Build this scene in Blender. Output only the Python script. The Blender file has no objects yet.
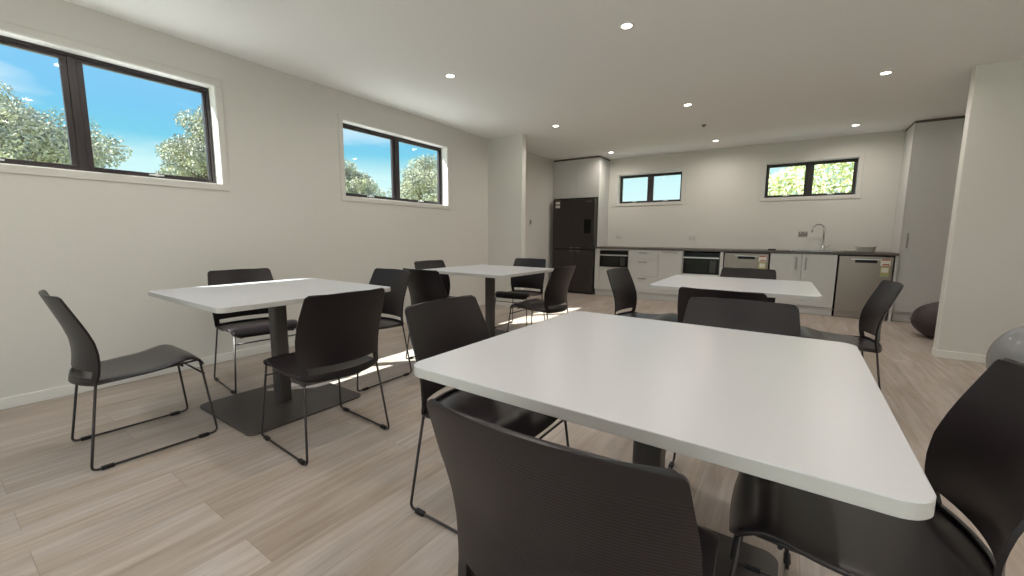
import bpy, bmesh, math, random
from mathutils import Vector, Matrix, noise
PI = math.pi
R = math.radians
scn = bpy.context.scene
C = scn.collection

# ------------------------------------------------------------------ camera
YAW, PITCH, ROLL = R(34.014), R(-7.241), R(0.418)
fw = Vector((-math.sin(YAW) * math.cos(PITCH), math.cos(YAW) * math.cos(PITCH), math.sin(PITCH)))
rt = Vector((math.cos(YAW), math.sin(YAW), 0))
up = rt.cross(fw)
rt2 = math.cos(ROLL) * rt + math.sin(ROLL) * up
up2 = -math.sin(ROLL) * rt + math.cos(ROLL) * up
cd = bpy.data.cameras.new('camera')
cam = bpy.data.objects.new('camera', cd)
C.objects.link(cam)
m3 = Matrix((rt2, up2, -fw)).transposed()
cam.matrix_world = Matrix.Translation((0, 0, 1.1)) @ m3.to_4x4()
cd.sensor_fit = 'HORIZONTAL'
cd.sensor_width = 36.0
cd.lens = 409.443 / 1024 * 36.0
cd.clip_start = 0.02
cd.clip_end = 200
scn.camera = cam

# ------------------------------------------------------------------ colour management
vs = scn.view_settings
vs.view_transform = 'Standard'
vs.look = 'None'
vs.gamma = 1.0
vs.use_curve_mapping = False
vs.exposure = 0.16

# ------------------------------------------------------------------ sky
SKY_STRENGTH = 1.26
world = bpy.data.worlds.new('sky')
scn.world = world
world.use_nodes = True
nt = world.node_tree
nt.nodes.clear()
out = nt.nodes.new('ShaderNodeOutputWorld')
bg = nt.nodes.new('ShaderNodeBackground')
tc = nt.nodes.new('ShaderNodeTexCoord')
sep = nt.nodes.new('ShaderNodeSeparateXYZ')
ramp = nt.nodes.new('ShaderNodeValToRGB')
cr = ramp.color_ramp
cr.elements[0].position = 0.0
cr.elements[0].color = (0.66, 0.80, 0.82, 1)
cr.elements[1].position = 1.0
cr.elements[1].color = (0.4, 0.62, 1.0, 1)
for p, c in ((0.13, (0.50, 0.72, 0.74)), (0.175, (0.17, 0.50, 0.66)), (0.22, (0.165, 0.46, 0.70)), (0.30, (0.20, 0.46, 0.72)), (0.45, (0.5, 0.72, 1.0))):
    e = cr.elements.new(p)
    e.color = (*c, 1)
nz = nt.nodes.new('ShaderNodeTexNoise')
nz.inputs['Scale'].default_value = 3.2
nz.inputs['Detail'].default_value = 6
mp = nt.nodes.new('ShaderNodeMapping')
mp.inputs['Scale'].default_value = (1, 1, 4.5)
mp.inputs['Location'].default_value = (0.55, 0.0, 0.35)
cl = nt.nodes.new('ShaderNodeMapRange')
cl.inputs['From Min'].default_value = 0.52
cl.inputs['From Max'].default_value = 0.78
cl.inputs['To Max'].default_value = 0.8
cl.clamp = True
mx = nt.nodes.new('ShaderNodeMix')
mx.data_type = 'RGBA'
mx.inputs['B'].default_value = (0.72, 0.78, 0.80, 1)
bg.inputs['Strength'].default_value = SKY_STRENGTH
L = nt.links
L.new(tc.outputs['Generated'], sep.inputs[0])
L.new(sep.outputs['Z'], ramp.inputs[0])
L.new(tc.outputs['Generated'], mp.inputs[0])
L.new(mp.outputs[0], nz.inputs['Vector'])
L.new(nz.outputs['Fac'], cl.inputs['Value'])
L.new(cl.outputs[0], mx.inputs['Factor'])
L.new(ramp.outputs[0], mx.inputs['A'])
L.new(mx.outputs['Result'], bg.inputs['Color'])
L.new(bg.outputs[0], out.inputs[0])

# ------------------------------------------------------------------ sun (comes in through the left windows)
SUN_ENERGY = 16.5
sd = bpy.data.lights.new('sun', 'SUN')
sd.energy = SUN_ENERGY
sd.angle = R(0.6)
sd.color = (1.0, 0.98, 0.95)
sun = bpy.data.objects.new('sun', sd)
C.objects.link(sun)
sun.rotation_euler = Vector((0.68, 0.75, -1.0)).to_track_quat('-Z', 'Y').to_euler()

DOWNLIGHT_W = 5.8

# ================================================================== helpers
def mat(name, col, rough=0.5, metal=0.0, spec=0.5, coat=0.0, emit=None, estr=0.0):
    m = bpy.data.materials.new(name)
    m.use_nodes = True
    b = m.node_tree.nodes['Principled BSDF']
    b.inputs['Base Color'].default_value = (*col, 1)
    b.inputs['Roughness'].default_value = rough
    b.inputs['Metallic'].default_value = metal
    b.inputs['Specular IOR Level'].default_value = spec
    b.inputs['Coat Weight'].default_value = coat
    if emit:
        b.inputs['Emission Color'].default_value = (*emit, 1)
        b.inputs['Emission Strength'].default_value = estr
    return m

def nodes(m):
    return m.node_tree.nodes, m.node_tree.links, m.node_tree.nodes['Principled BSDF']

def add_noise(m, scale=40, amt=0.06, bump=0.0, stretch=(1, 1, 1), detail=4):
    n, l, b = nodes(m)
    col = b.inputs['Base Color'].default_value[:]
    t = n.new('ShaderNodeTexCoord'); mpp = n.new('ShaderNodeMapping'); mpp.inputs['Scale'].default_value = stretch
    z = n.new('ShaderNodeTexNoise'); z.inputs['Scale'].default_value = scale; z.inputs['Detail'].default_value = detail
    l.new(t.outputs['Object'], mpp.inputs[0]); l.new(mpp.outputs[0], z.inputs['Vector'])
    r = n.new('ShaderNodeValToRGB')
    r.color_ramp.elements[0].position = 0.25; r.color_ramp.elements[1].position = 0.75
    r.color_ramp.elements[0].color = tuple(c * (1 - amt) for c in col[:3]) + (1,)
    r.color_ramp.elements[1].color = tuple(min(1, c * (1 + amt)) for c in col[:3]) + (1,)
    l.new(z.outputs['Fac'], r.inputs[0]); l.new(r.outputs[0], b.inputs['Base Color'])
    if bump:
        bp = n.new('ShaderNodeBump'); bp.inputs['Strength'].default_value = bump; bp.inputs['Distance'].default_value = 0.002
        l.new(z.outputs['Fac'], bp.inputs['Height']); l.new(bp.outputs[0], b.inputs['Normal'])
    return m

def link(name, bm, m, parent=None, smooth=False, bevel=0.0, loc=None):
    me = bpy.data.meshes.new(name)
    bmesh.ops.recalc_face_normals(bm, faces=bm.faces[:])
    bm.to_mesh(me); bm.free()
    me.materials.append(m)
    if smooth:
        for p in me.polygons: p.use_smooth = True
    o = bpy.data.objects.new(name, me)
    C.objects.link(o)
    if parent: o.parent = parent
    if loc: o.location = loc
    if bevel:
        bv = o.modifiers.new('bevel', 'BEVEL'); bv.width = bevel; bv.segments = 2; bv.limit_method = 'ANGLE'
        bv.angle_limit = R(40)
    return o

def box(bm, x0, x1, y0, y1, z0, z1):
    v = [bm.verts.new(p) for p in ((x0,y0,z0),(x1,y0,z0),(x1,y1,z0),(x0,y1,z0),(x0,y0,z1),(x1,y0,z1),(x1,y1,z1),(x0,y1,z1))]
    for f in ((0,3,2,1),(4,5,6,7),(0,1,5,4),(1,2,6,5),(2,3,7,6),(3,0,4,7)):
        bm.faces.new([v[i] for i in f])

def boxes(lst):
    bm = bmesh.new()
    for b in lst: box(bm, *b)
    return bm

def wall_bm(axis, a0, a1, t0, t1, z0, z1, holes):
    """wall as ONE mesh; axis = direction it runs in; holes (a0,a1,z0,z1)"""
    bm = bmesh.new()
    def b(p0, p1, q0, q1):
        if p1 - p0 < 1e-5 or q1 - q0 < 1e-5: return
        if axis == 'y': box(bm, t0, t1, p0, p1, q0, q1)
        else: box(bm, p0, p1, t0, t1, q0, q1)
    holes = sorted(holes); cur = a0
    for h in holes:
        b(cur, h[0], z0, z1); b(h[0], h[1], z0, h[2]); b(h[0], h[1], h[3], z1); cur = h[1]
    b(cur, a1, z0, z1)
    return bm

def smooth_path(pts, r=0.03, n=5):
    out = [Vector(pts[0])]
    for i in range(1, len(pts) - 1):
        p, a, b = Vector(pts[i]), Vector(pts[i-1]), Vector(pts[i+1])
        d1 = (a - p); d2 = (b - p)
        rr = min(r, d1.length * .45, d2.length * .45)
        s, e = p + d1.normalized() * rr, p + d2.normalized() * rr
        for k in range(n + 1):
            t = k / n
            out.append((1-t)**2 * s + 2*(1-t)*t * p + t*t * e)
    out.append(Vector(pts[-1]))
    return out

def tube(bm, pts, r, seg=8):
    pts = [Vector(p) for p in pts]
    rings = []
    t = (pts[1] - pts[0]).normalized()
    ref = Vector((0, 0, 1)) if abs(t.z) < .9 else Vector((1, 0, 0))
    nrm = (ref - t * ref.dot(t)).normalized()
    for i, p in enumerate(pts):
        if i == 0: t = (pts[1] - pts[0]).normalized()
        elif i == len(pts) - 1: t = (pts[-1] - pts[-2]).normalized()
        else: t = ((pts[i+1] - p).normalized() + (p - pts[i-1]).normalized()).normalized()
        nrm = (nrm - t * nrm.dot(t)).normalized()
        bn = t.cross(nrm)
        rad = r[i] if isinstance(r, (list, tuple)) else r
        rings.append([bm.verts.new(p + (nrm * math.cos(2*PI*k/seg) + bn * math.sin(2*PI*k/seg)) * rad) for k in range(seg)])
    for a, b in zip(rings, rings[1:]):
        for k in range(seg):
            bm.faces.new((a[k], a[(k+1) % seg], b[(k+1) % seg], b[k]))
    bm.faces.new(rings[0][::-1]); bm.faces.new(rings[-1])

def lathe(bm, prof, seg=24, c=(0, 0, 0)):
    rings = []
    for r, z in prof:
        if r < 1e-6: rings.append([bm.verts.new((c[0], c[1], c[2] + z))])
        else: rings.append([bm.verts.new((c[0] + r*math.cos(2*PI*k/seg), c[1] + r*math.sin(2*PI*k/seg), c[2] + z)) for k in range(seg)])
    for a, b in zip(rings, rings[1:]):
        for k in range(seg):
            k2 = (k + 1) % seg
            if len(a) == 1 and len(b) == 1: continue
            if len(a) == 1: bm.faces.new((a[0], b[k], b[k2]))
            elif len(b) == 1: bm.faces.new((a[k], a[k2], b[0]))
            else: bm.faces.new((a[k], a[k2], b[k2], b[k]))

def rounded_plate(bm, w, d, z0, z1, r, n=8, ch=0.0):
    def ring(z, ins):
        vs_ = []
        for cx, cy, a0 in ((w/2-r, d/2-r, 0), (-w/2+r, d/2-r, 90), (-w/2+r, -d/2+r, 180), (w/2-r, -d/2+r, 270)):
            for k in range(n + 1):
                a = R(a0 + 90*k/n)
                vs_.append(bm.verts.new((cx + (r-ins)*math.cos(a), cy + (r-ins)*math.sin(a), z)))
        return vs_
    rs = [ring(z0, ch), ring(z0+ch, 0), ring(z1-ch, 0), ring(z1, ch)] if ch else [ring(z0, 0), ring(z1, 0)]
    N = len(rs[0])
    for a, b in zip(rs, rs[1:]):
        for k in range(N): bm.faces.new((a[k], a[(k+1) % N], b[(k+1) % N], b[k]))
    bm.faces.new(rs[0][::-1]); bm.faces.new(rs[-1])

def thing(name, label, cat, loc=(0, 0, 0), rz=0, group=None):
    o = bpy.data.objects.new(name, None); C.objects.link(o)
    o.empty_display_size = .1
    o.location = loc; o.rotation_euler = (0, 0, rz)
    o['label'] = label; o['category'] = cat
    if group: o['group'] = group
    return o

def tag(o, label, cat, group=None, kind=None):
    o['label'] = label; o['category'] = cat
    if group: o['group'] = group
    if kind: o['kind'] = kind
    return o

def struct(name, bm, m, label=None, parent=None, bevel=0.0, smooth=False, cat=None):
    o = link(name, bm, m, parent, bevel=bevel, smooth=smooth)
    if not parent:
        o['kind'] = 'structure'
        if label: o['label'] = label
        if cat: o['category'] = cat
    return o

def copy_tree(o, parent=None):
    c = o.copy(); C.objects.link(c)
    if parent: c.parent = parent
    for ch in list(o.children): copy_tree(ch, c)
    return c

# ================================================================== materials
WALLC = (0.69, 0.675, 0.635)
M_wall = add_noise(mat('wall_paint', WALLC, 0.75, spec=0.25), 60, 0.012, 0.05)
M_ceil = add_noise(mat('ceiling_paint', (0.90, 0.895, 0.88), 0.9, spec=0.2), 60, 0.012, 0.05)
M_trim = mat('trim_paint', (0.80, 0.79, 0.75), 0.4)
M_cab = add_noise(mat('cabinet_laminate', (0.64, 0.635, 0.615), 0.28), 30, 0.015)
M_cabshade = mat('cabinet_gap_shade', (0.12, 0.10, 0.09), 0.6)  # dark tone standing in for the shade above the tall cabinets
M_counter = add_noise(mat('counter_laminate', (0.11, 0.095, 0.082), 0.4), 90, 0.2)
M_alu = mat('window_aluminium', (0.032, 0.024, 0.026), 0.35)
M_chrome = mat('chrome', (0.75, 0.75, 0.75), 0.12, 1.0)
M_steel = add_noise(mat('stainless', (0.34, 0.285, 0.25), 0.32, 0.7), 20, 0.1, stretch=(1, 1, 30))
M_silver = mat('silver_trim', (0.72, 0.72, 0.70), 0.3, 0.7)
M_blackglass = mat('black_glass', (0.008, 0.007, 0.007), 0.22, spec=0.25)
M_pull = mat('brushed_pull', (0.36, 0.34, 0.32), 0.35, 0.5)
M_fridge = add_noise(mat('dark_fridge_steel', (0.045, 0.037, 0.035), 0.32, 0.3), 30, 0.1)
M_blackpl = mat('black_plastic', (0.012, 0.011, 0.012), 0.45, spec=0.3)
M_table = add_noise(mat('white_laminate', (0.545, 0.555, 0.575), 0.33, spec=0.5), 150, 0.01)
M_tedge = mat('laminate_edge', (0.54, 0.525, 0.505), 0.45)
M_tmetal = add_noise(mat('dark_powder_coat', (0.060, 0.050, 0.046), 0.42), 200, 0.1, 0.05)
M_wire = mat('black_wire', (0.035, 0.030, 0.030), 0.35, 0.3)
M_sticker = mat('white_sticker', (0.8, 0.78, 0.7), 0.5)
M_red = mat('red_sticker', (0.45, 0.08, 0.05), 0.5)
M_yel = mat('yellow_sticker', (0.50, 0.44, 0.18), 0.5)
M_green = mat('green_sticker', (0.30, 0.45, 0.25), 0.5)
M_outlet = mat('outlet_plastic', (0.62, 0.60, 0.56), 0.35)
M_outletdark = mat('outlet_metal', (0.22, 0.20, 0.18), 0.35, 0.5)
M_lens = mat('downlight_lens', (0.9, 0.9, 0.9), 0.4, emit=(1.0, 0.93, 0.82), estr=14.0)

# chair plastic: smooth, the rear face of the back moulded with fine horizontal ribs
M_chair = add_noise(mat('charcoal_plastic', (0.0200, 0.0150, 0.0170), 0.29, spec=0.5), 300, 0.05)
M_back = mat('charcoal_plastic_ribbed', (0.0130, 0.0090, 0.0102), 0.36, spec=0.38)
n, l, b = nodes(M_back)
t = n.new('ShaderNodeTexCoord'); sx = n.new('ShaderNodeSeparateXYZ'); l.new(t.outputs['Object'], sx.inputs[0])
sn = n.new('ShaderNodeSeparateXYZ'); l.new(t.outputs['Normal'], sn.inputs[0])
w = n.new('ShaderNodeTexWave'); w.wave_type = 'BANDS'; w.bands_direction = 'Z'; w.inputs['Scale'].default_value = 48
w.inputs['Distortion'].default_value = 0.0
l.new(t.outputs['Object'], w.inputs['Vector'])
lt = n.new('ShaderNodeMath'); lt.operation = 'LESS_THAN'; lt.inputs[1].default_value = -0.3; l.new(sn.outputs['Y'], lt.inputs[0])
zr = n.new('ShaderNodeMath'); zr.operation = 'LESS_THAN'; zr.inputs[1].default_value = 0.775; l.new(sx.outputs['Z'], zr.inputs[0])
mu = n.new('ShaderNodeMath'); mu.operation = 'MULTIPLY'; l.new(lt.outputs[0], mu.inputs[0]); l.new(w.outputs['Fac'], mu.inputs[1])
m2 = n.new('ShaderNodeMath'); m2.operation = 'MULTIPLY'; l.new(mu.outputs[0], m2.inputs[0]); l.new(zr.outputs[0], m2.inputs[1])
bp = n.new('ShaderNodeBump'); bp.inputs['Strength'].default_value = 0.35; bp.inputs['Distance'].default_value = 0.0008
l.new(m2.outputs[0], bp.inputs['Height']); l.new(bp.outputs[0], b.inputs['Normal'])

# vinyl planks running towards the kitchen
M_floor = mat('vinyl_planks', (0.4, 0.33, 0.28), 0.42, spec=0.4)
n, l, b = nodes(M_floor)
t = n.new('ShaderNodeTexCoord')
mp1 = n.new('ShaderNodeMapping'); mp1.inputs['Rotation'].default_value = (0, 0, R(90)); mp1.inputs['Location'].default_value = (0.14, 0.075, 0)
l.new(t.outputs['Object'], mp1.inputs[0])
br = n.new('ShaderNodeTexBrick')
br.offset = 0.37; br.offset_frequency = 2
br.inputs['Scale'].default_value = 1.0
br.inputs['Brick Width'].default_value = 1.22
br.inputs['Row Height'].default_value = 0.185
br.inputs['Mortar Size'].default_value = 0.0009
br.inputs['Mortar Smooth'].default_value = 0.0
br.inputs['Bias'].default_value = 0.0
br.inputs['Color1'].default_value = (0, 0, 0, 1)
br.inputs['Color2'].default_value = (1, 1, 1, 1)
br.inputs['Mortar'].default_value = (0.5, 0.5, 0.5, 1)
l.new(mp1.outputs[0], br.inputs['Vector'])
# streaky grain, shifted per plank
sc = n.new('ShaderNodeVectorMath'); sc.operation = 'SCALE'; sc.inputs['Scale'].default_value = 7.0
l.new(br.outputs['Color'], sc.inputs[0])
ad = n.new('ShaderNodeVectorMath'); ad.operation = 'ADD'
l.new(t.outputs['Object'], ad.inputs[0]); l.new(sc.outputs[0], ad.inputs[1])
mp2 = n.new('ShaderNodeMapping'); mp2.inputs['Scale'].default_value = (34, 2.2, 1); l.new(ad.outputs[0], mp2.inputs[0])
g1 = n.new('ShaderNodeTexNoise'); g1.inputs['Scale'].default_value = 1.0; g1.inputs['Detail'].default_value = 5; g1.inputs['Roughness'].default_value = 0.6
l.new(mp2.outputs[0], g1.inputs['Vector'])
mp3 = n.new('ShaderNodeMapping'); mp3.inputs['Scale'].default_value = (6, 1.6, 1); l.new(ad.outputs[0], mp3.inputs[0])
g2 = n.new('ShaderNodeTexNoise'); g2.inputs['Scale'].default_value = 1.0; g2.inputs['Detail'].default_value = 3
l.new(mp3.outputs[0], g2.inputs['Vector'])
rA = n.new('ShaderNodeValToRGB')
rA.color_ramp.elements[0].position = 0.30; rA.color_ramp.elements[0].color = (0.365, 0.308, 0.265, 1)
rA.color_ramp.elements[1].position = 0.72; rA.color_ramp.elements[1].color = (0.515, 0.455, 0.405, 1)
l.new(g1.outputs['Fac'], rA.inputs[0])
rB = n.new('ShaderNodeValToRGB')
rB.color_ramp.elements[0].position = 0.35; rB.color_ramp.elements[0].color = (0.90, 0.86, 0.80, 1)
rB.color_ramp.elements[1].position = 0.65; rB.color_ramp.elements[1].color = (1.06, 1.08, 1.12, 1)
l.new(g2.outputs['Fac'], rB.inputs[0])
mA = n.new('ShaderNodeMix'); mA.data_type = 'RGBA'; mA.blend_type = 'MULTIPLY'; mA.inputs['Factor'].default_value = 1.0
l.new(rA.outputs[0], mA.inputs['A']); l.new(rB.outputs[0], mA.inputs['B'])
rC = n.new('ShaderNodeValToRGB')
rC.color_ramp.elements[0].color = (0.91, 0.90, 0.885, 1); rC.color_ramp.elements[1].color = (1.06, 1.06, 1.06, 1)
l.new(br.outputs['Color'], rC.inputs[0])
mB = n.new('ShaderNodeMix'); mB.data_type = 'RGBA'; mB.blend_type = 'MULTIPLY'; mB.inputs['Factor'].default_value = 1.0
l.new(mA.outputs['Result'], mB.inputs['A']); l.new(rC.outputs[0], mB.inputs['B'])
mC = n.new('ShaderNodeMix'); mC.data_type = 'RGBA'; mC.inputs['B'].default_value = (0.27, 0.22, 0.19, 1)
l.new(br.outputs['Fac'], mC.inputs['Factor']); l.new(mB.outputs['Result'], mC.inputs['A'])
l.new(mC.outputs['Result'], b.inputs['Base Color'])
bp = n.new('ShaderNodeBump'); bp.inputs['Strength'].default_value = 0.15; bp.inputs['Distance'].default_value = 0.001
l.new(g1.outputs['Fac'], bp.inputs['Height']); l.new(bp.outputs[0], b.inputs['Normal'])

def glass_mat(name, tint=(0.96, 0.985, 0.98)):
    m = bpy.data.materials.new(name); m.use_nodes = True
    n = m.node_tree.nodes; l = m.node_tree.links; n.clear()
    o = n.new('ShaderNodeOutputMaterial'); mixs = n.new('ShaderNodeMixShader')
    tr = n.new('ShaderNodeBsdfTransparent'); tr.inputs[0].default_value = (*tint, 1)
    gl = n.new('ShaderNodeBsdfGlossy'); gl.inputs['Roughness'].default_value = 0.02
    fr = n.new('ShaderNodeFresnel'); fr.inputs[0].default_value = 1.45
    ge = n.new('ShaderNodeNewGeometry'); inv = n.new('ShaderNodeMath'); inv.operation = 'SUBTRACT'; inv.inputs[0].default_value = 1.0
    l.new(ge.outputs['Backfacing'], inv.inputs[1])
    mm = n.new('ShaderNodeMath'); mm.operation = 'MULTIPLY'; l.new(fr.outputs[0], mm.inputs[0]); l.new(inv.outputs[0], mm.inputs[1])
    l.new(mm.outputs[0], mixs.inputs[0]); l.new(tr.outputs[0], mixs.inputs[1]); l.new(gl.outputs[0], mixs.inputs[2]); l.new(mixs.outputs[0], o.inputs[0])
    return m
M_glass = glass_mat('window_glass')

# ================================================================== room shell
XL, YK, ZC = -4.006, 7.872, 2.587
XR, YB = 3.4, -2.6
T = 0.16
WIN_Z = (1.513, 2.302)
W1 = (-0.040, 1.557); W2 = (2.718, 4.315)
W3 = (-2.845, -1.683); W4 = (-0.415, 0.737); WKZ = (1.735, 2.272)
GD = (-3.4, 2.8)      # unseen glazed door, added behind the camera to let daylight in

struct('floor', boxes([(XL - .02, XR, YB, YK, -0.1, 0)]), M_floor)
struct('ceiling', boxes([(XL - T, XR + T, YB - T, YK + T, ZC, ZC + 0.25)]), M_ceil)
struct('wall_left', wall_bm('y', YB - T, YK + T, XL - T, XL, -0.1, ZC, [(*W1, *WIN_Z), (*W2, *WIN_Z)]), M_wall)
struct('wall_kitchen', wall_bm('x', XL, XR, YK, YK + T, -0.1, ZC, [(*W3, *WKZ), (*W4, *WKZ)]), M_wall)
struct('wall_right', wall_bm('y', YB - T, YK + T, XR, XR + T, -0.1, ZC, []), M_wall)
struct('wall_back', wall_bm('x', XL, XR, YB - T, YB, -0.1, ZC, [(GD[0], GD[1], 0.0, 2.15)]), M_wall)
struct('wall_nib', boxes([(XL, -3.372, 5.242, 5.345, 0, ZC)]), M_wall)
struct('wall_partition', boxes([(1.218, XR, 5.335, 5.445, 0, ZC)]), M_wall)

def baseboard(name, b):
    bm = bmesh.new(); box(bm, *b)
    return struct(name, bm, M_trim, bevel=0.004)
BH, BT = 0.072, 0.013
baseboard('baseboard_left', (XL, XL + BT, YB, 5.242, 0, BH))
baseboard('baseboard_left_kitchen', (XL, XL + BT, 5.345, 7.24, 0, BH))
struct('baseboard_nib', boxes([(XL + BT, -3.372 + BT, 5.242 - BT, 5.242, 0, BH), (-3.372, -3.372 + BT, 5.242, 5.345, 0, BH)]), M_trim, bevel=0.004)
struct('baseboard_partition', boxes([(1.218 - BT, XR, 5.335 - BT, 5.335, 0, BH), (1.218 - BT, 1.218, 5.335, 5.445, 0, BH)]), M_trim, bevel=0.004)
baseboard('baseboard_right', (XR - BT, XR, YB, 5.335, 0, BH))
# the partition's square end trim
struct('trim_1', boxes([(1.211, 1.218, 5.335, 5.445, BH, ZC)]), M_trim)

# ------------------------------------------------------------------ windows
def window(name, axis, a0, a1, z0, z1, inner, sgn, fr=0.042, mull=0.11, latches=True):
    """axis: 'y' (left wall) or 'x' (kitchen wall); inner = wall face; sgn = outward direction"""
    root = bpy.data.objects.new(name, None); C.objects.link(root)
    root['kind'] = 'structure'
    def B(p0, p1, d0, d1, q0, q1):
        u0, u1 = sorted((inner + sgn * d0, inner + sgn * d1))
        return (u0, u1, p0, p1, q0, q1) if axis == 'y' else (p0, p1, u0, u1, q0, q1)
    D0, D1 = 0.10, 0.15
    am = (a0 + a1) / 2
    # white timber reveal lining + flat architrave on the wall face
    lt_ = 0.004
    link('window_reveal', boxes([B(a0, a1, 0, D1, z0, z0 + lt_), B(a0, a1, 0, D1, z1 - lt_, z1), B(a0, a0 + lt_, 0, D1, z0 + lt_, z1 - lt_), B(a1 - lt_, a1, 0, D1, z0 + lt_, z1 - lt_)]), M_trim, root)
    w_, th = 0.052, -0.011
    link('window_architrave', boxes([B(a0 - w_, a1 + w_, th, -0.0005, z1, z1 + w_), B(a0 - w_, a1 + w_, th, -0.0005, z0 - w_, z0), B(a0 - w_, a0, th, -0.0005, z0, z1), B(a1, a1 + w_, th, -0.0005, z0, z1)]), M_wall, root, bevel=0.003)
    a0 += lt_; a1 -= lt_; z0 += lt_; z1 -= lt_
    link('window_frame', boxes([B(a0, a1, D0, D1, z0, z0 + .024), B(a0, a1, D0, D1, z1 - .024, z1), B(a0, a0 + .024, D0, D1, z0 + .024, z1 - .024), B(a1 - .024, a1, D0, D1, z0 + .024, z1 - .024), B(am - .022, am + .022, D0 + .004, D1, z0 + .024, z1 - .024)]), M_alu, root, bevel=0.002)
    for s0, s1 in ((a0 + .024, am - .022), (am + .022, a1 - .024)):
        y0, y1 = z0 + .024, z1 - .024
        e0 = fr - .024
        em = mull / 2 - .022
        l0 = em if s0 > am else e0
        l1 = em if s1 < am else e0
        sash = link('window_sash', boxes([B(s0, s1, D0 + .012, D1 - .005, y0, y0 + .02), B(s0, s1, D0 + .012, D1 - .005, y1 - .02, y1), B(s0, s0 + l0, D0 + .012, D1 - .005, y0 + .02, y1 - .02), B(s1 - l1, s1, D0 + .012, D1 - .005, y0 + .02, y1 - .02)]), M_alu, root, bevel=0.002)
        link('window_pane', boxes([B(s0 + l0, s1 - l1, D0 + .03, D0 + .034, y0 + .02, y1 - .02)]), M_glass, sash)
        if latches:
            c_ = (s0 + s1) / 2
            link('window_latch', boxes([B(c_ - .045, c_ + .045, D0 - .006, D0 + .012, z0 + .026, z0 + .036), B(c_ - .012, c_ + .012, D0 - .012, D0 + .01, z0 + .022, z0 + .040)]), M_silver, sash, bevel=0.002)
    return root
window('window_1', 'y', *W1, *WIN_Z, XL, -1)
window('window_2', 'y', *W2, *WIN_Z, XL, -1)
window('window_3', 'x', *W3, *WKZ, YK, 1)
window('window_4', 'x', *W4, *WKZ, YK, 1)
# added glazed door behind the camera, lets sun and sky light the room
root = bpy.data.objects.new('added_daylight_door', None); C.objects.link(root); root['kind'] = 'structure'
f_ = 0.06
gw = (GD[1] - GD[0]) / 4
link('added_door_frame', boxes([(GD[0], GD[1], YB - .12, YB - .04, 2.09, 2.15), (GD[0], GD[1], YB - .12, YB - .04, 0, .05), (GD[0], GD[0] + f_, YB - .12, YB - .04, .05, 2.09), (GD[1] - f_, GD[1], YB - .12, YB - .04, .05, 2.09)] + [(GD[0] + gw * k - .03, GD[0] + gw * k + .03, YB - .12, YB - .04, .05, 2.09) for k in (1, 2, 3)]), M_alu, root)
for k in range(4):
    link('added_door_pane', boxes([(GD[0] + gw * k + (f_ if k == 0 else .03), GD[0] + gw * (k + 1) - (f_ if k == 3 else .03), YB - .085, YB - .08, .05, 2.09)]), M_glass, root)

# ================================================================== downlights
LX = (-2.76, -1.08, 0.594)
LY = (-1.15, 0.94, 3.03, 5.12, 7.2)  # the rows nearest the camera are unseen, added to brighten the room
def make_downlight():
    t = thing('downlight', 'x', 'light', (0, 0, ZC))
    bm = bmesh.new(); lathe(bm, [(0.036, -0.001), (0.036, -0.006), (0.045, -0.007), (0.051, -0.004), (0.052, 0.0)], 28)
    link('trim_ring', bm, M_trim, t, smooth=True)
    bm = bmesh.new(); lathe(bm, [(0.0, -0.0045), (0.036, -0.0045), (0.036, -0.001)], 24)
    link('lens', bm, M_lens, t)
    ld = bpy.data.lights.new('downlight_lamp', 'AREA'); ld.shape = 'DISK'; ld.size = 0.07; ld.energy = DOWNLIGHT_W
    ld.color = (1.0, 0.92, 0.84); ld.spread = R(165)
    lo = bpy.data.objects.new('lamp_light', ld); C.objects.link(lo); lo.parent = t; lo.location = (0, 0, -0.012)
    return t
dl = make_downlight()
where = {(-2.76, 3.03): 'glowing ceiling downlight nearest the long left wall window, leftmost of all',
 (-1.08, 3.03): 'large bright ceiling downlight over the room, highest one in the photo',
 (-2.76, 5.12): 'small ceiling downlight in front of the wall nib beside the fridge recess',
 (-1.08, 5.12): 'ceiling downlight in the middle of the ceiling, second row from the kitchen',
 (0.594, 5.12): 'bright ceiling downlight nearest the partition wall at right',
 (-2.76, 7.2): 'ceiling downlight at the corner of the cabinet over the fridge',
 (-1.08, 7.2): 'ceiling downlight close to the kitchen wall between its two windows',
 (0.594, 7.2): 'ceiling downlight near the kitchen wall above the sink window'}
first = True
for y in LY:
    for x in LX + ((2.27,) if y != 5.12 else ()):  # extra right-hand column, unseen, added for more light
        t = dl if first else copy_tree(dl); first = False
        t.location = (x, y, ZC)
        t['group'] = 'ceiling downlights'
        t['label'] = where.get((x, y), 'round ceiling downlight out of view, added to light the room')
bm = bmesh.new(); lathe(bm, [(0.0, -0.03), (0.008, -0.03), (0.010, -0.012), (0.028, -0.010), (0.030, 0)], 20)
tag(link('sprinkler', bm, M_outletdark, smooth=True, loc=(-1.076, 6.14, ZC)), 'tiny dark sprinkler head on the ceiling between two downlights', 'sprinkler')

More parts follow.
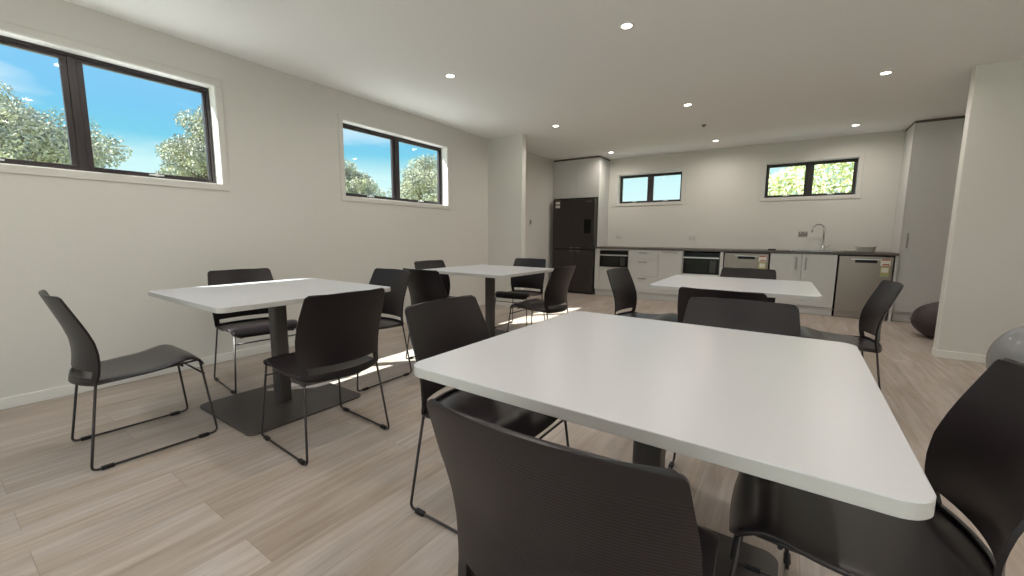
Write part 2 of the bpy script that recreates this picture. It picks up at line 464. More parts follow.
# ================================================================== tables
TS, TH = 1.026, 0.7526
def make_table():
    t = thing('cafe_table', 'x', 'table')
    bm = bmesh.new(); rounded_plate(bm, TS, TS, TH - 0.027, TH, 0.048, 10, ch=0.0015)
    o = link('tabletop', bm, M_table, t)
    o.data.materials.append(M_tedge)
    for p in o.data.polygons:
        if abs(p.normal.z) < 0.5: p.material_index = 1
    bm = bmesh.new(); rounded_plate(bm, .085, .085, 0.01, TH - 0.032, 0.018, 5)
    link('column', bm, M_tmetal, t)
    bm = bmesh.new(); rounded_plate(bm, .718, .718, 0.001, 0.012, 0.05, 8, ch=0.001)
    link('base_plate', bm, M_tmetal, t)
    bm = bmesh.new(); rounded_plate(bm, .36, .36, TH - 0.034, TH - 0.0275, 0.03, 5)
    link('top_bracket', bm, M_tmetal, t)
    return t
tb = make_table()
TABLES = [((-2.708, 1.310), -0.18, 'square white-topped table nearest the first long window at left'),
          ((-0.314, 1.235), -0.815, 'large foreground square white-topped table nearest the camera'),
          ((-0.339, 3.545), 1.244, 'square white-topped table in front of the dishwashers and sink cabinet'),
          ((-2.603, 3.442), -0.365, 'small far square white-topped table near the wall nib and fridge')]
for i, (p, a, lab) in enumerate(TABLES):
    t = tb if i == 0 else copy_tree(tb)
    t.location = (*p, 0); t.rotation_euler.z = R(a); t['label'] = lab; t['group'] = 'white cafe tables'

# ================================================================== chairs
def back_y(z):
    P = [(.395, -.196), (.41, -.194), (.45, -.184), (.50, -.180), (.55, -.181), (.60, -.190), (.65, -.206), (.70, -.226), (.75, -.247), (.80, -.268), (.83, -.280)]
    for (z0, y0), (z1, y1) in zip(P, P[1:]):
        if z <= z1 or z1 == .83:
            return y0 + (y1 - y0) * (z - z0) / (z1 - z0)
def back_hw(z):
    P = [(.395, .208), (.43, .214), (.50, .222), (.60, .228), (.70, .226), (.79, .215), (.83, .210)]
    for (z0, y0), (z1, y1) in zip(P, P[1:]):
        if z <= z1 or z1 == .83:
            return y0 + (y1 - y0) * (z - z0) / (z1 - z0)
def back_bulge(z):
    t = (z - .395) / .435
    return .058 * (1 - t) + .032 * t

def make_chair():
    t = thing('cafe_chair', 'x', 'chair')
    # --- backrest: curved shell with a slot over the seat, two side arms and a lower lip
    bm = bmesh.new()
    zs = [.395, .402, .412, .424, .430, .436, .445, .455, .462, .467, .476, .49, .51, .54, .57, .60, .63, .66, .69, .72, .75, .775, .79, .80, .805, .810, .814, .817, .819, .820]
    us = [-1, -.985, -.96, -.93, -.89, -.85, -.80, -.72, -.6, -.45, -.3, -.15, 0, .15, .3, .45, .6, .72, .80, .85, .89, .93, .96, .985, 1]
    th = .009
    def ins(u, z):     # inside the slot outline (rounded ends)
        return abs(u) < .845 and .4295 < z < .4645
    def pos(u, z):
        hw = back_hw(z)
        # rounded top corners / bottom corners
        r = .016
        top = .820
        if z > top - r:
            d = z - (top - r); hw -= r - math.sqrt(max(r*r - d*d, 0))
        if z < .395 + .02:
            d = .415 - z; hw -= .02 - math.sqrt(max(.0004 - d*d, 0))
        x = u * hw
        zz = z + .004 * (1 - u*u) * max(0, (z - .6) / .22)      # slightly crowned top edge
        zz -= .005 * (1 - u*u) * max(0, (.50 - z) / .105)       # lower edge dips in the middle
        y = back_y(min(z, .829)) - back_bulge(z) * (1 - u*u)
        return Vector((x, y, zz))
    grid = {}
    for j, z in enumerate(zs):
        for i, u in enumerate(us):
            grid[i, j] = bm.verts.new(pos(u, z))
    for j in range(len(zs) - 1):
        for i in range(len(us) - 1):
            if ins((us[i] + us[i+1]) / 2, (zs[j] + zs[j+1]) / 2): continue
            bm.faces.new((grid[i, j], grid[i+1, j], grid[i+1, j+1], grid[i, j+1]))
    for v in [v for v in bm.verts if not v.link_faces]: bm.verts.remove(v)
    o = link('backrest', bm, M_back, t, smooth=True)
    so = o.modifiers.new('solid', 'SOLIDIFY'); so.thickness = th; so.offset = 0
    bv = o.modifiers.new('bevel', 'BEVEL'); bv.width = .003; bv.segments = 2; bv.limit_method = 'ANGLE'; bv.angle_limit = R(50)
    # --- seat: dished, waterfall front, rear edge rolled up
    bm = bmesh.new()
    N, Mv = 20, 26
    y0, y1 = -.196, .235
    g = {}
    for j in range(Mv + 1):
        v = j / Mv
        for i in range(N + 1):
            u = -1 + 2 * i / N
            w = .208 + .017 * min(1, v * 2.5)
            y = y0 + (y1 - y0) * v
            r = .06
            if y > y1 - r:
                d = y - (y1 - r); w -= (r - math.sqrt(max(r*r - d*d, 0))) * .9
            x = u * w
            yy = y - .052 * (1 - u*u) * max(0, 1 - v * 2.2) + .010 * (1 - u*u) * max(0, (v - .7) / .3)
            z = .414 + .030 * v
            z += .016 * math.exp(-((v - .80) / .16) ** 2)
            if v > .82: z -= .055 * ((v - .82) / .18) ** 2
            z -= .010 * (1 - u*u) * math.sin(min(1, v / .75) * PI)
            z -= .006 * max(0, abs(u) - .85) / .15
            g[i, j] = bm.verts.new((x, yy, z))
    for j in range(Mv):
        for i in range(N):
            bm.faces.new((g[i, j], g[i+1, j], g[i+1, j+1], g[i, j+1]))
    o = link('seat', bm, M_chair, t, smooth=True)
    so = o.modifiers.new('solid', 'SOLIDIFY'); so.thickness = .011; so.offset = -1
    bv = o.modifiers.new('bevel', 'BEVEL'); bv.width = .003; bv.segments = 2; bv.limit_method = 'ANGLE'; bv.angle_limit = R(50)
    # --- wire sled frame
    wr = .0056
    for s in (-1, 1):
        loop = smooth_path([(s*.198, -.196, .418), (s*.232, -.250, wr + .004), (s*.232, .250, wr + .004), (s*.200, .205, .425)], .026, 8)
        # split at the middle of each bend
        i1 = 1 + 4; i2 = 1 + 9 + 4
        for nm, seg in (('leg', loop[:i1+1]), ('runner', loop[i1:i2+1]), ('leg', loop[i2:])):
            bm = bmesh.new(); tube(bm, seg, wr, 10)
            part = link(nm, bm, M_wire, t, smooth=True)
            if nm == 'runner':
                for yg in (-.195, .185):
                    bm = bmesh.new()
                    box(bm, s*.232 - .010, s*.232 + .010, yg - .024, yg + .024, 0.0005, .019)
                    link('glide', bm, M_blackpl, part, bevel=.005)
        bm = bmesh.new(); tube(bm, [(s*.198, -.192, .414), (s*.204, -.05, .411), (s*.204, .12, .421), (s*.200, .205, .425)], wr, 8)
        link('seat_rail', bm, M_wire, t, smooth=True)
    bm = bmesh.new(); tube(bm, [(-.211, .217, .345), (.211, .217, .345)], .0048, 8)
    link('stretcher', bm, M_wire, t, smooth=True)
    bm = bmesh.new(); tube(bm, [(-.198, -.10, .408), (.198, -.10, .408)], .0056, 8)
    link('under_brace', bm, M_wire, t, smooth=True)
    bm = bmesh.new(); tube(bm, [(-.198, .13, .408), (.198, .13, .408)], .0056, 8)
    link('under_brace', bm, M_wire, t, smooth=True)
    return t
ch0 = make_chair()
CHAIRS = [
 (-2.810, .637, -1.5, 'charcoal chair standing alone at far left, seen side on before the left table', 'chairs around the left table'),
 (-3.293, 1.433, -96.4, 'charcoal chair between the left table and the window wall', 'chairs around the left table'),
 (-2.060, 1.216, 87.0, 'charcoal chair seen from behind, pushed to the right side of the left table', 'chairs around the left table'),
 (-2.665, 1.928, 180.3, 'charcoal chair at the kitchen side of the left table, over the sun patch', 'chairs around the left table'),
 (-0.941, 1.275, -90, 'charcoal chair at the left side of the large foreground table', 'chairs around the foreground table'),
 (-0.298, .764, 1.5, 'charcoal chair nearest the camera, its ribbed back cut by the bottom edge', 'chairs around the foreground table'),
 (0.163, 1.235, 90, 'charcoal chair at the right edge of the photo, right side of the foreground table', 'chairs around the foreground table'),
 (-0.160, 1.774, 180.5, 'charcoal chair facing the camera across the foreground table', 'chairs around the foreground table'),
 (-0.964, 3.466, -94.8, 'charcoal chair at the left end of the table before the kitchen, seen in profile', 'chairs around the kitchen table'),
 (0.283, 3.491, 94.0, 'charcoal chair at the right end of the table, in front of the right dishwasher', 'chairs around the kitchen table'),
 (-0.30, 3.98, 179.5, 'charcoal chair on the kitchen side of the table before the sink, mostly hidden', 'chairs around the kitchen table'),
 (-0.276, 2.696, -3.0, 'dark chair on the camera side of the table before the kitchen, behind another chair', 'chairs around the kitchen table'),
 (-3.013, 3.226, -91.9, 'charcoal chair between the far table and the left wall', 'chairs around the far table'),
 (-2.506, 2.638, -1.3, 'charcoal chair at the camera side of the far table, seen from behind', 'chairs around the far table'),
 (-2.631, 4.06, 184.7, 'charcoal chair at the fridge side of the far table, facing the camera', 'chairs around the far table'),
 (-2.004, 3.462, 89.1, 'charcoal chair at the right side of the far table, before the dark fridge', 'chairs around the far table'),
]
for i, (x, y, a, lab, grp) in enumerate(CHAIRS):
    t = ch0 if i == 0 else copy_tree(ch0)
    t.location = (x, y, 0); t.rotation_euler.z = R(a); t['label'] = lab; t['group'] = grp

# ================================================================== kitchen
YF = 7.272          # cabinet door plane
CT = 0.912          # worktop height
KG = 'kitchen cabinet units'
def pull(parent, x0, x1, z0, z1, y, name='handle', m=None):
    vert = (z1 - z0) > (x1 - x0)
    bm = bmesh.new()
    box(bm, x0, x1, y - .030, y - .022, z0, z1)
    if vert:
        box(bm, x0, x1, y - .022, y, z0, z0 + .010); box(bm, x0, x1, y - .022, y, z1 - .010, z1)
    else:
        box(bm, x0, x0 + .010, y - .022, y, z0, z1); box(bm, x1 - .010, x1, y - .022, y, z0, z1)
    return link(name, bm, m or M_pull, parent, bevel=.002)

def front(parent, name, x0, x1, z0, z1, y=YF, m=None, th=.018, gap=.0018):
    return link(name, boxes([(x0 + gap, x1 - gap, y, y + th, z0 + gap, z1 - gap)]), m or M_cab, parent, bevel=.0015)

def carcass(parent, x0, x1, z0, z1, y0=YF + .019, y1=YK - .002, m=None):
    return link('carcass', boxes([(x0 + .001, x1 - .001, y0, y1, z0, z1)]), m or M_cab, parent)
ZT = CT - .034
# worktop with sink cut-out
SX0, SX1, SY0, SY1 = 0.02, 0.50, 7.38, 7.74
wt = link('worktop', boxes([(-3.028, SX0, 7.252, YK - .001, ZT, CT), (SX1, 1.188, 7.252, YK - .001, ZT, CT), (SX0, SX1, 7.252, SY0, ZT, CT), (SX0, SX1, SY1, YK - .001, ZT, CT)]), M_counter, bevel=.002)
tag(wt, 'long dark grey kitchen worktop running along the kitchen wall', 'worktop')
bs = link('splashback', boxes([(-3.028, 1.19, YK - .006, YK, CT, CT + .055)]), M_wall)
tag(bs, 'low cream upstand along the wall behind the dark worktop', 'upstand')
# sink
t = thing('kitchen_sink', 'stainless sink sunk in the dark worktop below the tall tap', 'sink', ((SX0 + SX1) / 2, (SY0 + SY1) / 2, CT))
hx, hy = (SX1 - SX0) / 2, (SY1 - SY0) / 2
link('rim', boxes([(-hx - .012, hx + .012, -hy - .012, -hy + .004, .0005, .003), (-hx - .012, hx + .012, hy - .004, hy + .012, .0005, .003), (-hx - .012, -hx + .004, -hy + .004, hy - .004, .0005, .003), (hx - .004, hx + .012, -hy + .004, hy - .004, .0005, .003)]), M_chrome, t)
link('basin', boxes([(-hx + .003, hx - .003, -hy + .003, hy - .003, -.16, -.155), (-hx + .003, -hx + .006, -hy + .003, hy - .003, -.155, .0005), (hx - .006, hx - .003, -hy + .003, hy - .003, -.155, .0005), (-hx + .006, hx - .006, -hy + .003, -hy + .006, -.155, .0005), (-hx + .006, hx - .006, hy - .006, hy - .003, -.155, .0005)]), M_chrome, t)
# tap
t = thing('kitchen_tap', 'tall chrome gooseneck tap standing behind the sink', 'tap', (.41, 7.79, CT))
bm = bmesh.new(); lathe(bm, [(0, 0), (.028, 0), (.028, .006), (.020, .012), (.018, .09), (.0, .092)], 20); link('tap_body', bm, M_chrome, t, smooth=True)
pts = [(0, 0, .08), (0, 0, .32)] + [(-.075 + .075 * math.cos(a), -.02 * (1 - math.cos(a)), .32 + .075 * math.sin(a)) for a in [PI * k / 10 for k in range(1, 11)]] + [(-.15, -.04, .27)]
bm = bmesh.new(); tube(bm, pts, .011, 12); link('spout', bm, M_chrome, t, smooth=True)
bm = bmesh.new(); tube(bm, [(.015, 0, .055), (.05, -.01, .062), (.09, -.02, .085)], .007, 8); link('lever', bm, M_chrome, t, smooth=True)
# cabinets
def unit(name, label, x0, x1, cat='cabinet'):
    t = thing(name, label, cat, (0, 0, 0), 0, KG)
    link('kickboard', boxes([(x0, x1, YF + .05, YF + .064, 0.001, .118)]), M_cab, t)
    return t
# 1 left microwave cabinet
t = unit('microwave_cabinet', 'narrow base cabinet holding the left microwave next to the fridge', -3.028, -2.385)
link('carcass', boxes([(-3.027, -2.935, YF + .019, YK - .002, .12, ZT - .001), (-2.935, -2.385, YF + .019, YK - .002, .12, .505), (-2.40, -2.386, YF + .019, YK - .002, .505, ZT - .001), (-2.935, -2.40, YK - .03, YK - .002, .505, ZT - .001)]), M_cab, t)
front(t, 'filler_panel', -3.028, -2.935, .12, ZT - .002)
link('rail', boxes([(-2.935, -2.40, YF + .002, YF + .019, ZT - .022, ZT - .003)]), M_cab, t)
dr = front(t, 'drawer', -2.935, -2.385, .12, .515)
pull(dr, -2.74, -2.60, .455, .467, YF)
# 2 drawers
t = unit('drawer_cabinet', 'pale grey stack of three drawers between left microwave and narrow door', -2.385, -1.865)
carcass(t, -2.385, -1.865, .12, ZT - .001)
for z0, z1 in ((.712, ZT - .004), (.42, .712), (.12, .42)):
    d = front(t, 'drawer', -2.385, -1.865, z0, z1)
    pull(d, -2.20, -2.06, z1 - .058, z1 - .044, YF)
# 3 narrow door
t = unit('door_cabinet', 'pale grey base cabinet with one narrow door left of the oven', -1.865, -1.478)
carcass(t, -1.865, -1.478, .12, ZT - .001)
d = front(t, 'door', -1.865, -1.478, .12, ZT - .004)
pull(d, -1.80, -1.56, ZT - .042, ZT - .030, YF)
# 4 oven cabinet
t = unit('oven_cabinet', 'pale grey base cabinet holding the right microwave oven', -1.478, -.865)
link('carcass', boxes([(-1.477, -.866, YF + .019, YK - .002, .12, .46), (-1.477, -1.462, YF + .019, YK - .002, .46, ZT - .001), (-.915, -.866, YF + .019, YK - .002, .46, ZT - .001), (-1.462, -.915, YK - .03, YK - .002, .46, ZT - .001)]), M_cab, t)
link('side_strip', boxes([(-.912, -.866, YF, YF + .018, .12, ZT - .003)]), M_cab, t)
dr = front(t, 'drawer', -1.478, -.914, .12, .47)
pull(dr, -1.27, -1.13, .41, .422, YF)
# 5 sink cabinet
t = unit('sink_cabinet', 'pale grey double door cabinet under the sink between the dishwashers', -.235, .562)
link('carcass', boxes([(-.234, .561, YF + .019, YK - .002, .12, .70), (-.234, -.22, YF + .019, YK - .002, .70, ZT - .001), (.547, .561, YF + .019, YK - .002, .70, ZT - .001)]), M_cab, t)
d = front(t, 'door', -.235, .158, .12, ZT - .004); pull(d, .084, .102, .645, .825, YF)
d = front(t, 'door', .158, .562, .12, ZT - .004); pull(d, .197, .215, .645, .825, YF)
# end panel between dishwasher and tall cabinet
o = link('end_panel', boxes([(1.158, 1.186, YF, YK - .002, .002, ZT - .001)]), M_cab, bevel=.001)
tag(o, 'thin pale upright panel closing the worktop end right of the dishwasher', 'panel')

def microwave(x0, x1, z0, z1, label):
    t = thing('microwave_oven', label, 'microwave', (0, 0, 0), 0, 'built-in microwaves')
    y = YF - .004
    link('body', boxes([(x0 + .004, x1 - .004, y + .02, YK - .06, z0 + .004, z1 - .004)]), M_blackpl, t)
    link('control_strip', boxes([(x0, x1, y, y + .02, z1 - .068, z1)]), M_blackglass, t, bevel=.002)
    d = link('door', boxes([(x0, x1, y, y + .02, z0 + .026, z1 - .092)]), M_blackglass, t, bevel=.002)
    zc = (z0 + z1) / 2
    link('window', boxes([(x0 + .05, x1 - .17, y - .0015, y, z0 + .055, z1 - .12)]), mat('oven_window', (.02, .022, .018), .25, spec=.25), d)
    link('keypad', boxes([(x1 - .14, x1 - .05, y - .0015, y, z0 + .055, z1 - .12)]), mat('oven_keypad', (.035, .033, .030), .35), d)
    link('door_handle', boxes([(x0 + .005, x1 - .005, y - .016, y + .004, z1 - .092, z1 - .070)]), M_silver, d, bevel=.003)
    link('lower_trim', boxes([(x0, x1, y - .004, y + .02, z0, z0 + .025)]), M_silver, t, bevel=.002)
    return t
microwave(-2.930, -2.402, .520, .845, 'black microwave with silver bars, built in beside the fridge')
microwave(-1.460, -.917, .475, .850, 'black microwave with silver bars, built in right of the narrow cabinet door')

def dishwasher(x0, x1, label, full=True):
    t = thing('dishwasher', label, 'dishwasher', (0, 0, 0), 0, 'stainless dishwashers')
    y = YF - .006
    link('tub', boxes([(x0 + .006, x1 - .006, y + .03, YK - .03, .10, ZT - .012)]), M_blackpl, t)
    link('toe_panel', boxes([(x0 + .012, x1 - .012, y + .035, y + .05, .001, .10)]), M_steel, t)
    d = link('door', boxes([(x0 + .009, x1 - .009, y, y + .028, .095, ZT - .018)]), M_steel, t, bevel=.003)
    xc = x0 + (x1 - x0) * .50
    link('handle_recess', boxes([(xc - .11, xc + .12, y - .002, y, ZT - .105, ZT - .065)]), M_blackpl, d)
    link('handle_lip', boxes([(xc - .15, xc + .16, y - .010, y, ZT - .064, ZT - .052)]), M_silver, d, bevel=.002)
    xs = x1 - .135
    link('top_label', boxes([(xs, xs + .10, y - .0012, y, ZT - .135, ZT - .045)]), M_sticker, d)
    link('red_band', boxes([(xs + .005, xs + .095, y - .0022, y - .0012, ZT - .066, ZT - .048), (xs + .02, xs + .09, y - .0022, y - .0012, ZT - .128, ZT - .112)]), M_red, d)
    link('energy_label', boxes([(xs + .005, xs + .095, y - .0012, y, ZT - .285, ZT - .145)]), M_yel, d)
    link('energy_band', boxes([(xs + .015, xs + .085, y - .0022, y - .0012, ZT - .225, ZT - .165)]), M_sticker, d)
    link('energy_band_green', boxes([(xs + .008, xs + .092, y - .0022, y - .0012, ZT - .282, ZT - .262)]), M_green, d)
    return t
dishwasher(-.858, -.245, 'stainless dishwasher left of the sink cabinet, mostly behind a chair back')
dishwasher(.572, 1.150, 'stainless dishwasher with yellow energy sticker at the right end')

# fridge enclosure
t = thing('fridge_surround', 'tall pale cabinet over and beside the dark fridge, two doors on top', 'cabinet', (0, 0, 0), 0, KG)
YU = 7.37
link('side_panel', boxes([(-3.040, -3.0295, YU, YK - .002, .002, 2.555)]), M_cab, t, bevel=.001)
link('left_panel', boxes([(-4.003, -3.975, YU, YK - .002, .002, 2.555)]), M_cab, t, bevel=.001)
link('carcass', boxes([(-3.975, -3.041, YU + .02, YK - .002, 1.845, 2.555)]), M_cab, t)
link('painted_gap_shade', boxes([(-4.003, -3.032, YU + .012, YK - .002, 2.556, ZC - .001)]), M_cabshade, t)  # shadow line under the ceiling, put in as a dark block
for x0, x1 in ((-3.975, -3.495), (-3.495, -3.041)):
    link('door', boxes([(x0 + .0015, x1 - .0015, YU, YU + .018, 1.835, 2.553)]), M_cab, t, bevel=.0015)
# fridge
t = thing('refrigerator', 'tall dark four door refrigerator with water dispenser left of the worktop', 'fridge', (0, 0, 0))
fx0, fx1, fy = -3.925, -3.045, 7.235
link('body', boxes([(fx0 + .005, fx1 - .005, fy + .055, YK - .05, .03, 1.795)]), M_fridge, t, bevel=.004)
link('base_grille', boxes([(fx0 + .02, fx1 - .02, fy + .045, fy + .06, .002, .03)]), M_blackpl, t)
fm = (fx0 + fx1) / 2 + .045
for x0, x1, z0, z1, d_ in ((fx0, fm, .865, 1.80, 0), (fm, fx1, .865, 1.80, 1), (fx0, fm, .03, .845, 0), (fm, fx1, .03, .845, 1)):
    d = link('door', boxes([(x0 + .002, x1 - .002, fy, fy + .052, z0, z1)]), M_fridge, t, bevel=.006)
    hx0, hx1 = (x1 - .11, x1 - .012) if d_ == 0 else (x0 + .012, x0 + .11)
    zh = (z0 + .012, z0 + .026) if z0 > .5 else (z1 - .026, z1 - .012)
    link('handle', boxes([(hx0, hx1, fy - .006, fy + .001, *zh)]), M_outletdark, d, bevel=.002)
    if d_ == 1 and z0 > .5:
        dp = link('dispenser', boxes([(-3.255, -3.115, fy - .002, fy + .001, 1.16, 1.42)]), M_blackglass, d, bevel=.0008)
        link('dispenser_frame', boxes([(-3.26, -3.11, fy - .004, fy, 1.415, 1.428), (-3.26, -3.11, fy - .004, fy, 1.152, 1.160)]), M_blackpl, dp)
        link('badge', boxes([(-3.22, -3.11, fy - .001, fy + .001, 1.745, 1.760)]), M_outletdark, d)
    if d_ == 0 and z0 > .5:
        link('sticker', boxes([(fx0 + .06, fx0 + .155, fy - .001, fy + .001, 1.715, 1.765)]), M_sticker, d)
        link('sticker', boxes([(fx0 + .06, fx0 + .155, fy - .001, fy + .001, 1.645, 1.695)]), M_sticker, d)
# tall cabinet right
t = thing('tall_cabinet', 'full height pale grey pantry cabinet at the right end of the kitchen', 'cabinet', (0, 0, 0), 0, KG)
YT = 7.34
link('carcass', boxes([(1.192, 2.20, YT + .02, YK - .002, .12, 2.555)]), M_cab, t)
link('side_panel', boxes([(1.190, 1.2105, YT, YT + .019, .12, 2.555)]), M_cab, t)
link('kickboard', boxes([(1.215, 2.20, YT + .06, YT + .075, .001, .118)]), M_cab, t)
link('painted_gap_shade', boxes([(1.192, 2.20, YT + .012, YK - .002, 2.556, ZC - .001)]), M_cabshade, t)  # dark block painted as the shade above the pantry
for x0, x1, s in ((1.211, 1.703, 0), (1.703, 2.20, 1)):
    d = link('door', boxes([(x0 + .0015, x1 - .0015, YT, YT + .018, .14, 2.553)]), M_cab, t, bevel=.0015)
    hx = x0 + .035 if s == 0 else x1 - .045
    pull(d, hx, hx + .018, .985, 1.175, YT)

# small things on worktop and wall
def outlet(x, z, label, dark=False):
    t = thing('power_outlet', label, 'outlet', (x, YK, z), 0, 'wall power outlets')
    p = link('plate', boxes([(-.058, .058, -.008, 0, -.036, .036)]), M_outletdark if dark else M_outlet, t, bevel=.002)
    for s in (-1, 1):
        link('switch', boxes([(s*.03 - .008, s*.03 + .008, -.011, -.008, .010, .026)]), M_outlet, t, bevel=.001)
        link('socket', boxes([(s*.03 - .010, s*.03 - .007, -.0085, -.0079, -.016, -.004), (s*.03 + .007, s*.03 + .010, -.0085, -.0079, -.016, -.004), (s*.03 - .0015, s*.03 + .0015, -.0085, -.0079, -.028, -.019)]), M_blackpl, t)
outlet(-2.80, 1.09, 'pale double power outlet on the kitchen wall nearest the fridge')
outlet(-1.458, 1.09, 'pale double power outlet on the kitchen wall above the middle of the worktop')
outlet(.150, 1.163, 'dark double power outlet on the kitchen wall left of the tap', True)
t = thing('light_switch', 'small dark light switch on the side wall in the recess beyond the nib', 'switch', (XL, 6.52, 1.355))
link('plate', boxes([(0, .008, -.035, .035, -.055, .055)]), M_outlet, t, bevel=.002)
link('rocker', boxes([(.008, .014, -.022, .022, -.03, .03)]), M_outletdark, t, bevel=.002)
t = thing('dish_tub', 'grey oval washing-up tub standing on the worktop right of the tap', 'tub', (.875, 7.52, CT + .001))
bm = bmesh.new()
lathe(bm, [(0, .0), (.088, .0), (.098, .008), (.112, .072), (.122, .076), (.120, .082), (.108, .080), (.094, .014), (0, .010)], 32)
for v in bm.verts: v.co.y *= .75
link('tub_shell', bm, M_outlet, t, smooth=True)
bm = bmesh.new(); lathe(bm, [(0, 0), (.05, 0), (.075, .022), (.073, .024), (.048, .004), (0, .004)], 28)
o = link('saucer', bm, M_sticker, smooth=True, loc=(.70, 7.50, CT + .001)); tag(o, 'small pale saucer on the worktop between tap and grey tub', 'saucer')
bm = bmesh.new(); rounded_plate(bm, .10, .08, 0, .022, .012, 4, ch=.002)
o = link('worktop_hub', bm, M_blackpl, loc=(-.225, 7.37, CT + .001)); tag(o, 'small flat black box on the worktop above the first dishwasher', 'box')

# ================================================================== soft seats at right
M_brown = add_noise(mat('brown_vinyl', (0.040, 0.026, 0.026), 0.55), 15, 0.1, 0.1)
M_grey = add_noise(mat('grey_vinyl', (0.27, 0.275, 0.28), 0.22), 10, 0.03)
def blob(name, rx, ry, rz, m, loc, rot, dent=0.03, sq=0.0, seed=0):
    bm = bmesh.new()
    bmesh.ops.create_uvsphere(bm, u_segments=48, v_segments=32, radius=1)
    for v in bm.verts:
        p = v.co.copy()
        k = 1 + dent * noise.noise(p * 1.6 + Vector((seed, 0, 0)))
        v.co = Vector((p.x * rx, p.y * ry, p.z * rz)) * k
    return link(name, bm, m, smooth=True), loc, rot
t = thing('bean_bag', 'dark brown beanbag slumped on the floor, half hidden behind the partition', 'beanbag', (1.72, 6.40, 0))
o, _, _ = blob('bag_cover', .52, .36, .27, M_brown, None, None, .05, seed=3)
o.parent = t; o.location = (0, 0, .23)
for v in o.data.vertices:
    if v.co.z < -.17: v.co.z = -.17 - (-.17 - v.co.z) * .3
o.location.z = .19
bm = bmesh.new(); tube(bm, [(.512 * math.cos(a), .335 * math.sin(a), .19) for a in [2*PI*k/40 for k in range(41)]], .004, 6)
link('seam', bm, M_brown, t, smooth=True)
t = thing('gym_ball', 'shiny grey exercise ball at the right edge in front of the partition', 'ball', (1.475, 4.06, 0))
bm = bmesh.new(); bmesh.ops.create_uvsphere(bm, u_segments=64, v_segments=40, radius=.30)
for v in bm.verts: v.co.z *= .96
o = link('ball_skin', bm, M_grey, t, smooth=True); o.location = (0, 0, .289)
bm = bmesh.new(); lathe(bm, [(0, .003), (.012, .003), (.014, 0)], 16); o2 = link('valve', bm, M_blackpl, t, smooth=True)
o2.location = (0, 0, .577)

# ================================================================== outside
M_grass = add_noise(mat('grass', (0.16, 0.22, 0.07), 0.9), 3, 0.3)
M_bark = add_noise(mat('bark', (0.16, 0.12, 0.09), 0.9), 12, 0.3)
struct('ground', boxes([(-60, 60, -60, 60, -.45, -.16)]), M_grass)
M_conc = add_noise(mat('bounce_concrete', (0.56, 0.55, 0.52), 0.85), 4, 0.06)
struct('bounce_paving', boxes([(-9.5, XL - T - .01, -8, 10, -.159, -.10), (XL - T - .01, 8, -9, YB - T - .01, -.159, -.10), (-4, 8, YK + T + .01, 11.0, -.159, -.10)]), M_conc)  # unseen pale paving, added to bounce sunlight up through the windows
def leaf_mat(name, c1, c2, c3):
    m = mat(name, c1, 0.6)
    n, l, b = nodes(m)
    t = n.new('ShaderNodeTexCoord'); z = n.new('ShaderNodeTexNoise'); z.inputs['Scale'].default_value = 2.2; z.inputs['Detail'].default_value = 5
    z.inputs['Roughness'].default_value = .75
    l.new(t.outputs['Object'], z.inputs['Vector'])
    r = n.new('ShaderNodeValToRGB'); r.color_ramp.elements[0].position = .36; r.color_ramp.elements[1].position = .64
    r.color_ramp.elements[0].color = (*c1, 1); r.color_ramp.elements[1].color = (*c3, 1)
    e = r.color_ramp.elements.new(.5); e.color = (*c2, 1)
    l.new(z.outputs['Fac'], r.inputs[0]); l.new(r.outputs[0], b.inputs['Base Color'])
    b.inputs['Transmission Weight'].default_value = 0.0
    return m
M_leaf = leaf_mat('silvery_leaves', (0.20, 0.215, 0.19), (0.36, 0.37, 0.27), (0.52, 0.51, 0.25))
M_hedge = leaf_mat('hedge_leaves', (0.50, 0.56, 0.22), (0.66, 0.69, 0.36), (0.82, 0.82, 0.52))

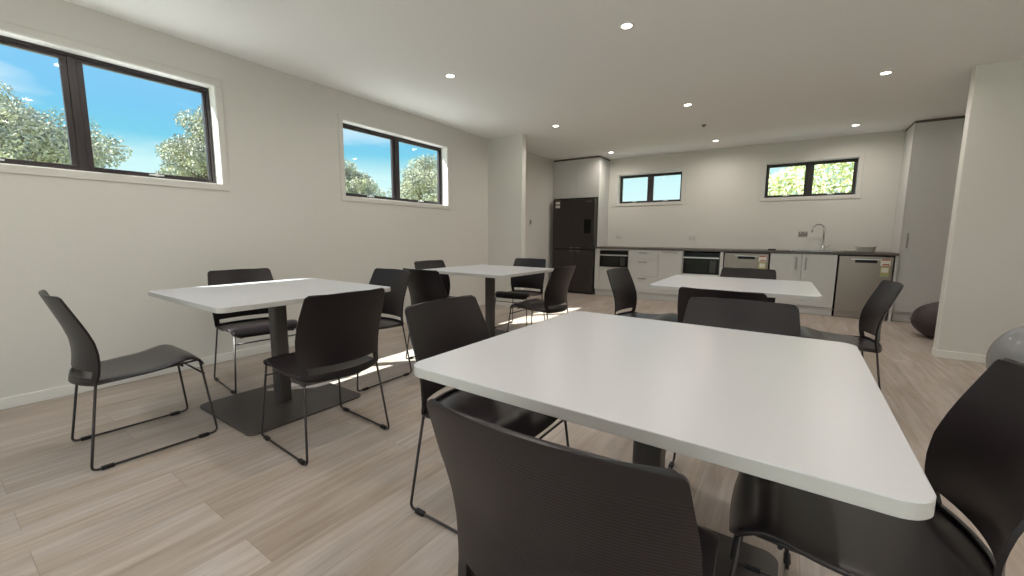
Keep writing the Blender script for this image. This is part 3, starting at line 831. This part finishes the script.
def leaf(bm, p, s, rnd):
    a = Vector((rnd.gauss(0, 1), rnd.gauss(0, 1), rnd.gauss(0, 1))).normalized()
    b_ = a.cross(Vector((rnd.gauss(0, 1), rnd.gauss(0, 1), rnd.gauss(0, 1)))).normalized()
    v = [bm.verts.new(p + a * s), bm.verts.new(p + b_ * s * .45 + a * s * .1), bm.verts.new(p - a * s), bm.verts.new(p - b_ * s * .45 + a * s * .1)]
    bm.faces.new(v)
def tree(label, x, y, h, rad, nleaf, seed, clumps=16):
    rnd = random.Random(seed)
    t = thing('tree', label, 'tree', (x, y, -.12), 0, 'trees beyond the left windows')
    bm = bmesh.new()
    tube(bm, [(0, 0, 0), (.05, .03, h*.3), (-.04, .05, h*.55), (.02, 0, h*.75)], [.16, .13, .09, .05], 10)
    cs = []
    for k in range(clumps):
        a = rnd.uniform(0, 2*PI); rr = rad * math.sqrt(rnd.uniform(0, 1)) * .78
        zt = h * .60 + (h * .38) * (1 - (rr / rad) ** 2) * rnd.uniform(.25, 1) - .25 * h * rnd.uniform(0, .6)
        cs.append(Vector((rr * math.cos(a), rr * math.sin(a), zt)))
    cs.append(Vector((0, 0, h * .93)))
    for c_ in cs:
        tube(bm, [(0, 0, h * .38), c_ * .55 + Vector((0, 0, h * .2)), c_], [.06, .035, .012], 6)
    tr = link('trunk', bm, M_bark, t, smooth=True)
    bm = bmesh.new()
    for k in range(nleaf):
        c_ = rnd.choice(cs)
        d = Vector((rnd.gauss(0, 1), rnd.gauss(0, 1), rnd.gauss(0, .8))).normalized()
        d.z *= .75
        p = c_ + d * rad * .26 * rnd.uniform(.15, 1) ** .5
        leaf(bm, p, rnd.uniform(.022, .045), rnd)
    link('foliage', bm, M_leaf, t)
    return t
tree('silvery tree filling the left pane of the near long window', -13.2, 1.1, 4.15, 2.1, 42000, 1, 48)
tree('bushy tree at the right end of the near long window', -13.0, 5.0, 4.7, 1.5, 34000, 2, 44)
tree('low tree in the left pane of the second wall window', -13.0, 8.9, 3.80, 1.45, 26000, 3, 36)
tree('leafy tree filling the right pane of the second wall window', -13.0, 12.8, 4.5, 2.0, 40000, 4, 46)
# screening hedge behind the kitchen
rnd = random.Random(9)
t = thing('hedge', 'bright yellow-green hedge outside the window over the sink', 'hedge', (0, 0, -.12))
bm = bmesh.new()
for k in range(9):
    tube(bm, [(-1.6 + k * .55, 11.6, 0), (-1.6 + k * .55 + rnd.uniform(-.1, .1), 11.6, 2.5)], .03, 6)
link('stems', bm, M_bark, t)
bm = bmesh.new()
for k in range(16000):
    x = rnd.uniform(-1.9, 3.2)
    top = 2.78 + .14 * math.sin(x * 3.1) + .1 * math.sin(x * 7.3) + min(0.35, max(0, (x + .55)) * .6)
    z = rnd.uniform(1.0, top)
    leaf(bm, Vector((x, 11.6 + rnd.gauss(0, .28), z)), rnd.uniform(.035, .075), rnd)
link('foliage', bm, M_hedge, t)
